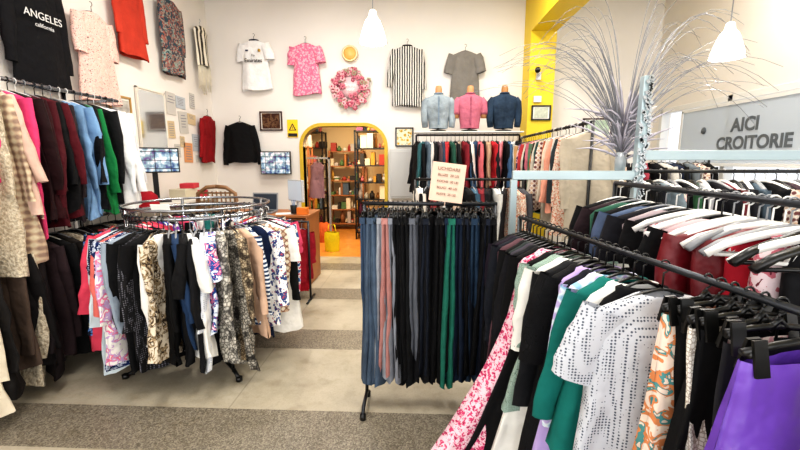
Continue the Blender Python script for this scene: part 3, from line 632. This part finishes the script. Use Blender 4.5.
def screenmat():
    m,t,b=nt('cctv_screen'); N=t.nodes; L=t.links
    tc=N.new('ShaderNodeTexCoord'); br=N.new('ShaderNodeTexBrick'); br.offset=0; br.inputs['Scale'].default_value=1; br.inputs['Brick Width'].default_value=.15; br.inputs['Row Height'].default_value=.09; br.inputs['Mortar Size'].default_value=.004
    br.inputs['Mortar'].default_value=(.01,.01,.02,1)
    mp=N.new('ShaderNodeMapping'); mp.inputs['Rotation'].default_value=(pi/2,0,0); L.new(tc.outputs['Object'],mp.inputs[0]); L.new(mp.outputs[0],br.inputs['Vector'])
    n=N.new('ShaderNodeTexNoise'); n.inputs['Scale'].default_value=16; L.new(tc.outputs['Object'],n.inputs['Vector'])
    c1=ramp(t,n.outputs['Fac'],[(.35,lin('#30507a')),(.5,lin('#8aa4b4')),(.62,lin('#d0d0d8'))]); c2=ramp(t,n.outputs['Fac'],[(.35,lin('#6a3a70')),(.5,lin('#709090')),(.62,lin('#d8c8d0'))])
    L.new(c1,br.inputs['Color1']); L.new(c2,br.inputs['Color2']); L.new(br.outputs[0],b.inputs['Base Color']); L.new(br.outputs[0],b.inputs['Emission Color']); b.inputs['Emission Strength'].default_value=.6; b.inputs['Roughness'].default_value=.2; return m
SCR=screenmat()
def monitor(name,loc,w,h,rz,arm=True,stand=False,rx=0,case=BLACKP,scr=SCR):
    e=empty(name,loc); e.rotation_euler=(rx,0,rz); mb=MB(); mb.box((0,0,0),(w,.035,h)); 
    if arm: mb.box((0,.04,0),(.12,.06,.12)); mb.cyl((0,.05,0),(0,.1,0),.02,8)
    if stand: mb.box((0,.02,-h/2-.05),(.04,.02,.12)); mb.box((0,.02,-h/2-.11),(.22,.15,.012))
    mb.build('casing',[case],e,bevel=.004); mb=MB(); mb.box((0,-.019,0),(w-.03,.004,h-.03)); mb.build('screen',[scr],e); return e
monitor('cctv_monitor',(-2.12,5.97,1.46),.46,.34,0)
e2=monitor('cctv_monitor',(-2.83,4.24,1.50),.48,.27,math.radians(46),arm=False)
mb=MB(); mb.box((0,.03,-.26),(.05,.02,.3)); mb.box((0,.03,-.445),(.24,.16,.015)); mb.build('stand',[BLACKP],e2)
e=empty('security_camera',(1.62,5.72,2.62)); mb=MB(); mb.box((0,0,0),(.06,.03,.1),0); mb.tube([(0,0,0),(-.03,-.06,.03),(-.03,-.1,.05)],.012,8,0); mb.tube([(-.03,-.04,.06),(-.07,-.2,.04)],[.032,.036],12,1); mb.cyl((-.07,-.2,.04),(-.072,-.206,.039),.028,12,1); mb.build('body',[WHITEP,BLACKP],e)
mb=MB(); mb.box((0,0,0),(.1,.03,.08)); mb.box((0,-.017,.01),(.05,.006,.03)); mb.build('alarm_sensor',[WHITEP],None,(1.62,5.72,2.32),bevel=.005)
e=empty('electrical_cabinet',(-.22,5.99,1.3)); mb=MB(); mb.box((0,0,0),(.38,.18,.72)); mb.box((0,-.095,0),(.34,.015,.66)); mb.cyl((.14,-.1,0),(.14,-.12,0),.015,10,1); mb.build('box',[plain('cabinet_white','#bcbcba',.4),BLACKP],e,bevel=.006)
def pendant(x,y,z,s=1):
    e=empty('pendant_lamp',(x,y,z)); mb=MB()
    mb.lathe((0,0,0),[(.13*s,-.13*s),(.122*s,-.10*s),(.1*s,-.02*s),(.07*s,.06*s),(.04*s,.1*s),(.03*s,.15*s),(.012,.16*s),(.0,.16*s)],28)
    mb.tube([(.13*s*math.cos(2*pi*i/28),.13*s*math.sin(2*pi*i/28),-.13*s) for i in range(28)],.004,6,1,closed=True)
    mb.build('shade',[plain('lamp_shade','#fffaf0',.4,emit=1.6),GREYP],e)
    mb=MB(); mb.cyl((0,0,.15*s),(0,0,H-z-.02),.004,6); mb.lathe((0,0,H-z),[(0,-.03),(.05,-.02),(.05,0)],16); mb.build('cord',[GREYP],e)
    mb=MB(); mb.ball((0,0,-.07*s),.05*s,0,12); mb.build('bulb',[plain('bulb','#fff0d0',.4,emit=14)],e)
    l=bpy.data.lights.new('bulb_light','POINT'); l.energy=14; l.color=(1,.93,.82); l.shadow_soft_size=.05; o=bpy.data.objects.new('bulb_light',l); sc.collection.objects.link(o); o.parent=e; o.location=(0,0,-.16*s)
pendant(-.43,4.0,2.73); pendant(2.12,3.0,2.30,.8)
# ---------------------------------------------------------------- desk corner
WD=plain('desk_wood','#8a4a26',.35,noise=.3,scale=3); PINE=plain('pine_wood','#b07040',.45,noise=.25,scale=4)
e=empty('office_desk',(-1.82,4.85,0)); mb=MB(); mb.box((0,0,.85),(1.1,.6,.03)); 
for x in(-.52,.52): mb.box((x,0,.42),(.03,.56,.83))
mb.box((0,.25,.45),(1.0,.02,.6)); mb.box((.33,0,.70),(.34,.5,.24)); mb.box((.33,-.255,.70),(.3,.012,.2),1); mb.cyl((.28,-.27,.7),(.38,-.27,.7),.008,8,1); mb.build('carcass',[PINE,WD],e,bevel=.004)
monitor('computer_monitor',(-1.52,4.95,1.125),.36,.27,math.radians(-45),arm=False,stand=True,case=plain('silver_plastic','#b8babc',.35),scr=plain('screen_bright','#b4c0cc',.3,emit=.3))
e=empty('laptop',(-1.9,4.78,.87)); mb=MB(); mb.box((0,0,.01),(.32,.22,.018)); mb.box((0,.13,.12),(.32,.012,.22),0,Matrix.Rotation(-.2,3,'X')); mb.box((0,.121,.12),(.29,.004,.19),1,Matrix.Rotation(-.2,3,'X')); mb.box((0,-.02,.021),(.28,.12,.004),2); mb.build('laptop_body',[GREYP,plain('screen_dark','#28303c',.2,emit=.1),BLACKP],e)
e=empty('desk_clutter',(-1.5,4.68,.867)); mb=MB()
mb.box((-.08,-.02,.005),(.2,.14,.01),0,Matrix.Rotation(.3,3,'Z')); mb.box((.14,-.02,.04),(.12,.1,.08),2); mb.lathe((.04,-.04,0.01),[(0,0),(.035,0),(.04,.1),(.036,.1),(.03,.01)],14,3)
for k in range(4): mb.cyl((.04,-.04,.02),(.04+.02*math.cos(k*1.7),-.04+.02*math.sin(k*1.7),.17),.004,6,1)
mb.build('items',[plain('item_white','#e8e6e2',.5),plain('item_blue','#4a7ab0',.5),plain('item_orange','#e07a2a',.5),plain('item_black','#222222',.5)],e,bevel=.003)
e=empty('small_clothes_stand',(-1.27,4.12,0)); mb=MB(); mb.cyl((-.13,0,.86),(.13,0,.86),.01,8); mb.cyl((-.12,0,.86),(-.12,0,0),.012,8); mb.cyl((.12,0,.86),(.12,0,0),.012,8)
for x in(-.12,.12): mb.cyl((x,-.15,.015),(x,.15,.015),.012,8)
mb.build('frame',[DARKM],e)
garment('red_jacket',S('#c82438'),(-.03,0,.875),math.radians(30),L=.8,hw=.12,hem=.15,th=.06,sleeve=.5,ang=.08,A=.03,loose=1.2,parent=e)
garment('red_blouse',S('#a81c30'),(.05,0,.875),math.radians(50),L=.66,hw=.11,hem=.13,th=.04,sleeve=.3,ang=.08,A=.03,loose=1.2,parent=e)
e=empty('rattan_chair',(-2.02,4.18,0)); mb=MB(); RT='#8a6440'
for x in(-.2,.2): mb.tube([(x,.14,0),(x,.14,.45)],.016,8); mb.tube([(x,-.2,0),(x,-.2,.45),(x*1.1,-.23,.95),(x*.95,-.24,1.17),(x*.5,-.24,1.23),(0,-.24,1.24)],.02,8)
mb.box((0,-.03,.45),(.44,.38,.035))
for i in range(9): mb.cyl((-.18+.045*i,-.205,.5),(-.18+.045*i,-.24,1.19),.008,5)
for i in range(14): mb.cyl((-.205,-.21-.002*i,.55+.048*i),(.205,-.21-.002*i,.55+.048*i),.009,5)
mb.build('chair_frame',[plain('rattan',RT,.6,noise=.3,scale=30)],e)
e=empty('white_counter',(-2.83,4.35,0)); mb=MB(); mb.box((0,0,1.03),(.48,1.6,.03)); mb.box((0,-.78,.51),(.46,.03,1.02)); mb.box((0,.78,.51),(.46,.03,1.02)); mb.box((0,0,.5),(.44,1.54,.02)); mb.box((-.22,0,.51),(.02,1.56,1.0)); mb.build('carcass',[plain('counter_white','#dcd8d0',.4)],e,bevel=.004)
mb=MB(); mb.lathe((0,0,0),[(0,.15),(.06,.145),(.105,.1),(.12,.02),(.125,.0)],20); mb.lathe((.09,-.05,0),[(0,.012),(.12,.01),(.14,0),(0,.0)],16); mb.ball((0,0,.15),.012); mb.build('red_cap',[S('#b01c2c')],None,(-2.7,3.85,1.05))
mb=MB(); mb.box((0,0,.06),(.2,.26,.12)); mb.box((0,.26,.04),(.22,.2,.08),1); mb.box((.02,.1,.15),(.16,.2,.06),2,Matrix.Rotation(.2,3,'Z')); mb.build('storage_boxes',[plain('box_a','#c8bfa8',.6),plain('box_b','#b02838',.6),plain('box_c','#c03040',.6)],None,(-2.8,4.68,1.045),bevel=.006)
# ---------------------------------------------------------------- storeroom content
def shelves(name,x0,x1,y0,y1,h,n,mat,rngcols):
    e=empty(name); mb=MB()
    for x in(x0,x1-.03):
        for y in(y0,y1-.03): mb.bx(x,x+.03,y,y+.03,0,h)
    zs=[.12+(h-.15)*i/(n-1) for i in range(n)]
    for z in zs: mb.bx(x0,x1,y0,y1,z,z+.02)
    mb.build('frame',[mat],e)
    mb=MB()
    for z in zs:
        x=x0+.04
        while x<x1-.08:
            w=R.uniform(.035,.13); hh=R.uniform(.06,.27); mi=R.randrange(len(rngcols)); k=R.random()
            yc=(y0+y1)/2-.03+R.uniform(-.04,.04)
            if k<.45: mb.box((x+w/2,yc,z+.022+hh/2),(w*.95,.2,hh),mi,Matrix.Rotation(R.uniform(-.08,.08),3,'Z'))
            elif k<.72: mb.lathe((x+w/2,yc,z+.022),[(0,0),(w*.42,0),(w*.45,hh*.6),(w*.2,hh*.8),(w*.18,hh),(0,hh)],12,mi)
            elif k<.88: mb.ball((x+w/2,yc,z+.022+w*.5),w*.5,mi,8); mb.ball((x+w/2,yc,z+.022+w*1.15),w*.32,mi,8)
            else:
                for q in range(3): mb.box((x+w/2,yc,z+.03+.03*q),(w*.95,.2,.026),R.randrange(len(rngcols)),Matrix.Rotation(R.uniform(-.2,.2),3,'Z'))
            x+=w+.008
    mb.build('goods',[plain('goods_%d'%i,c,.6) for i,c in enumerate(rngcols)],e,bevel=0)
cols=['#a83a2a','#d8c8a8','#2a2622','#c09030','#b8b0a8','#8a5a34','#4a5a6a','#6a2a4a','#e0dcd0','#a08060','#b87a3a','#5a7a4a','#c86a6a','#e8dcc0']
shelves('metal_shelving',-1.18,-.5,7.5,7.85,2.05,7,BLACKP,cols)
shelves('metal_shelving',-2.9,-2.0,8.5,8.9,2.1,7,BLK,cols)
shelves('wooden_shelving',-2.6,-1.95,7.2,7.5,1.75,6,PINE,cols)
shelves('wooden_shelving',-1.9,-1.15,8.55,8.9,1.7,6,PINE,cols)
mb=MB(); loops(mb,[(0,0,0,.12,.08,.2),(.2,0,0,.13,.09,.6),(.32,0,0,.12,.06,.8)],22,0,.015,5,2); mb.tube([(-.07,0,.30),(-.05,0,.44),(.05,0,.44),(.07,0,.30)],.008,6); mb.build('yellow_shopping_bag',[S('#e8d020')],None,(-1.42,6.5,0))
mb=MB(); loops(mb,[(0,0,0,.2,.14,.2),(.15,0,0,.2,.15,.6),(.3,0,0,.16,.1,.8),(.36,0,0,.05,.04,.8)],22,0,.02,5,2); mb.build('orange_cloth_bag',[S('#c8602a')],None,(-1.75,7.3,0))
e=empty('ironing_stand',(-1.72,6.87,0)); mb=MB(); mb.bx(-.22,.22,-.02,.02,1.52,1.55); mb.bx(-.22,-.19,-.02,.02,0,1.55); mb.bx(.19,.22,-.02,.02,0,1.55); mb.build('frame',[GREYP],e)
garment('apron',S('#8a6a74'),(0,0,1.56),0.3,L=.7,hw=.12,hem=.14,th=.04,sleeve=0,parent=e)
# ---------------------------------------------------------------- lighting
w=bpy.data.worlds.new('world'); sc.world=w; w.use_nodes=True; bgn=w.node_tree.nodes['Background']; bgn.inputs[0].default_value=(.93,.96,1,1); bgn.inputs[1].default_value=1.2
def area(name,loc,rot,sx,sy,e_,col=(1,1,1)):
    l=bpy.data.lights.new(name,'AREA'); l.shape='RECTANGLE'; l.size=sx; l.size_y=sy; l.energy=e_; l.color=col
    o=bpy.data.objects.new(name,l); sc.collection.objects.link(o); o.location=loc; o.rotation_euler=rot; return o
area('storefront_daylight',(.1,YF-.2,1.75),(pi/2,0,0),6,2.5,125,(1,.985,.96))
for x,y in((-1.3,1.6),(-1.3,4.2),(.9,1.6),(.9,4.2),(2.7,3.4)):
    mb=MB(); mb.box((0,0,0),(.18,1.2,.05)); mb.build('added_fill_fixture',[WHITEP],None,(x,y,H-.03)); area('added_fill_light',(x,y,H-.07),(0,0,0),.15,1.15,48,(1,.96,.91))  # added fill lamps with housings on the unseen ceiling, to brighten the room
area('storeroom_light',(-1.3,6.9,2.55),(0,0,0),.3,.8,70,(1,.82,.58))
# ---------------------------------------------------------------- camera
cd=bpy.data.cameras.new('camera'); cam=bpy.data.objects.new('camera',cd); sc.collection.objects.link(cam); cd.lens=18; cd.sensor_width=36
cam.location=(0,0,1.5); cam.rotation_euler=(math.radians(90-9.2),0,math.radians(2.5)); cd.clip_start=.02; sc.camera=cam
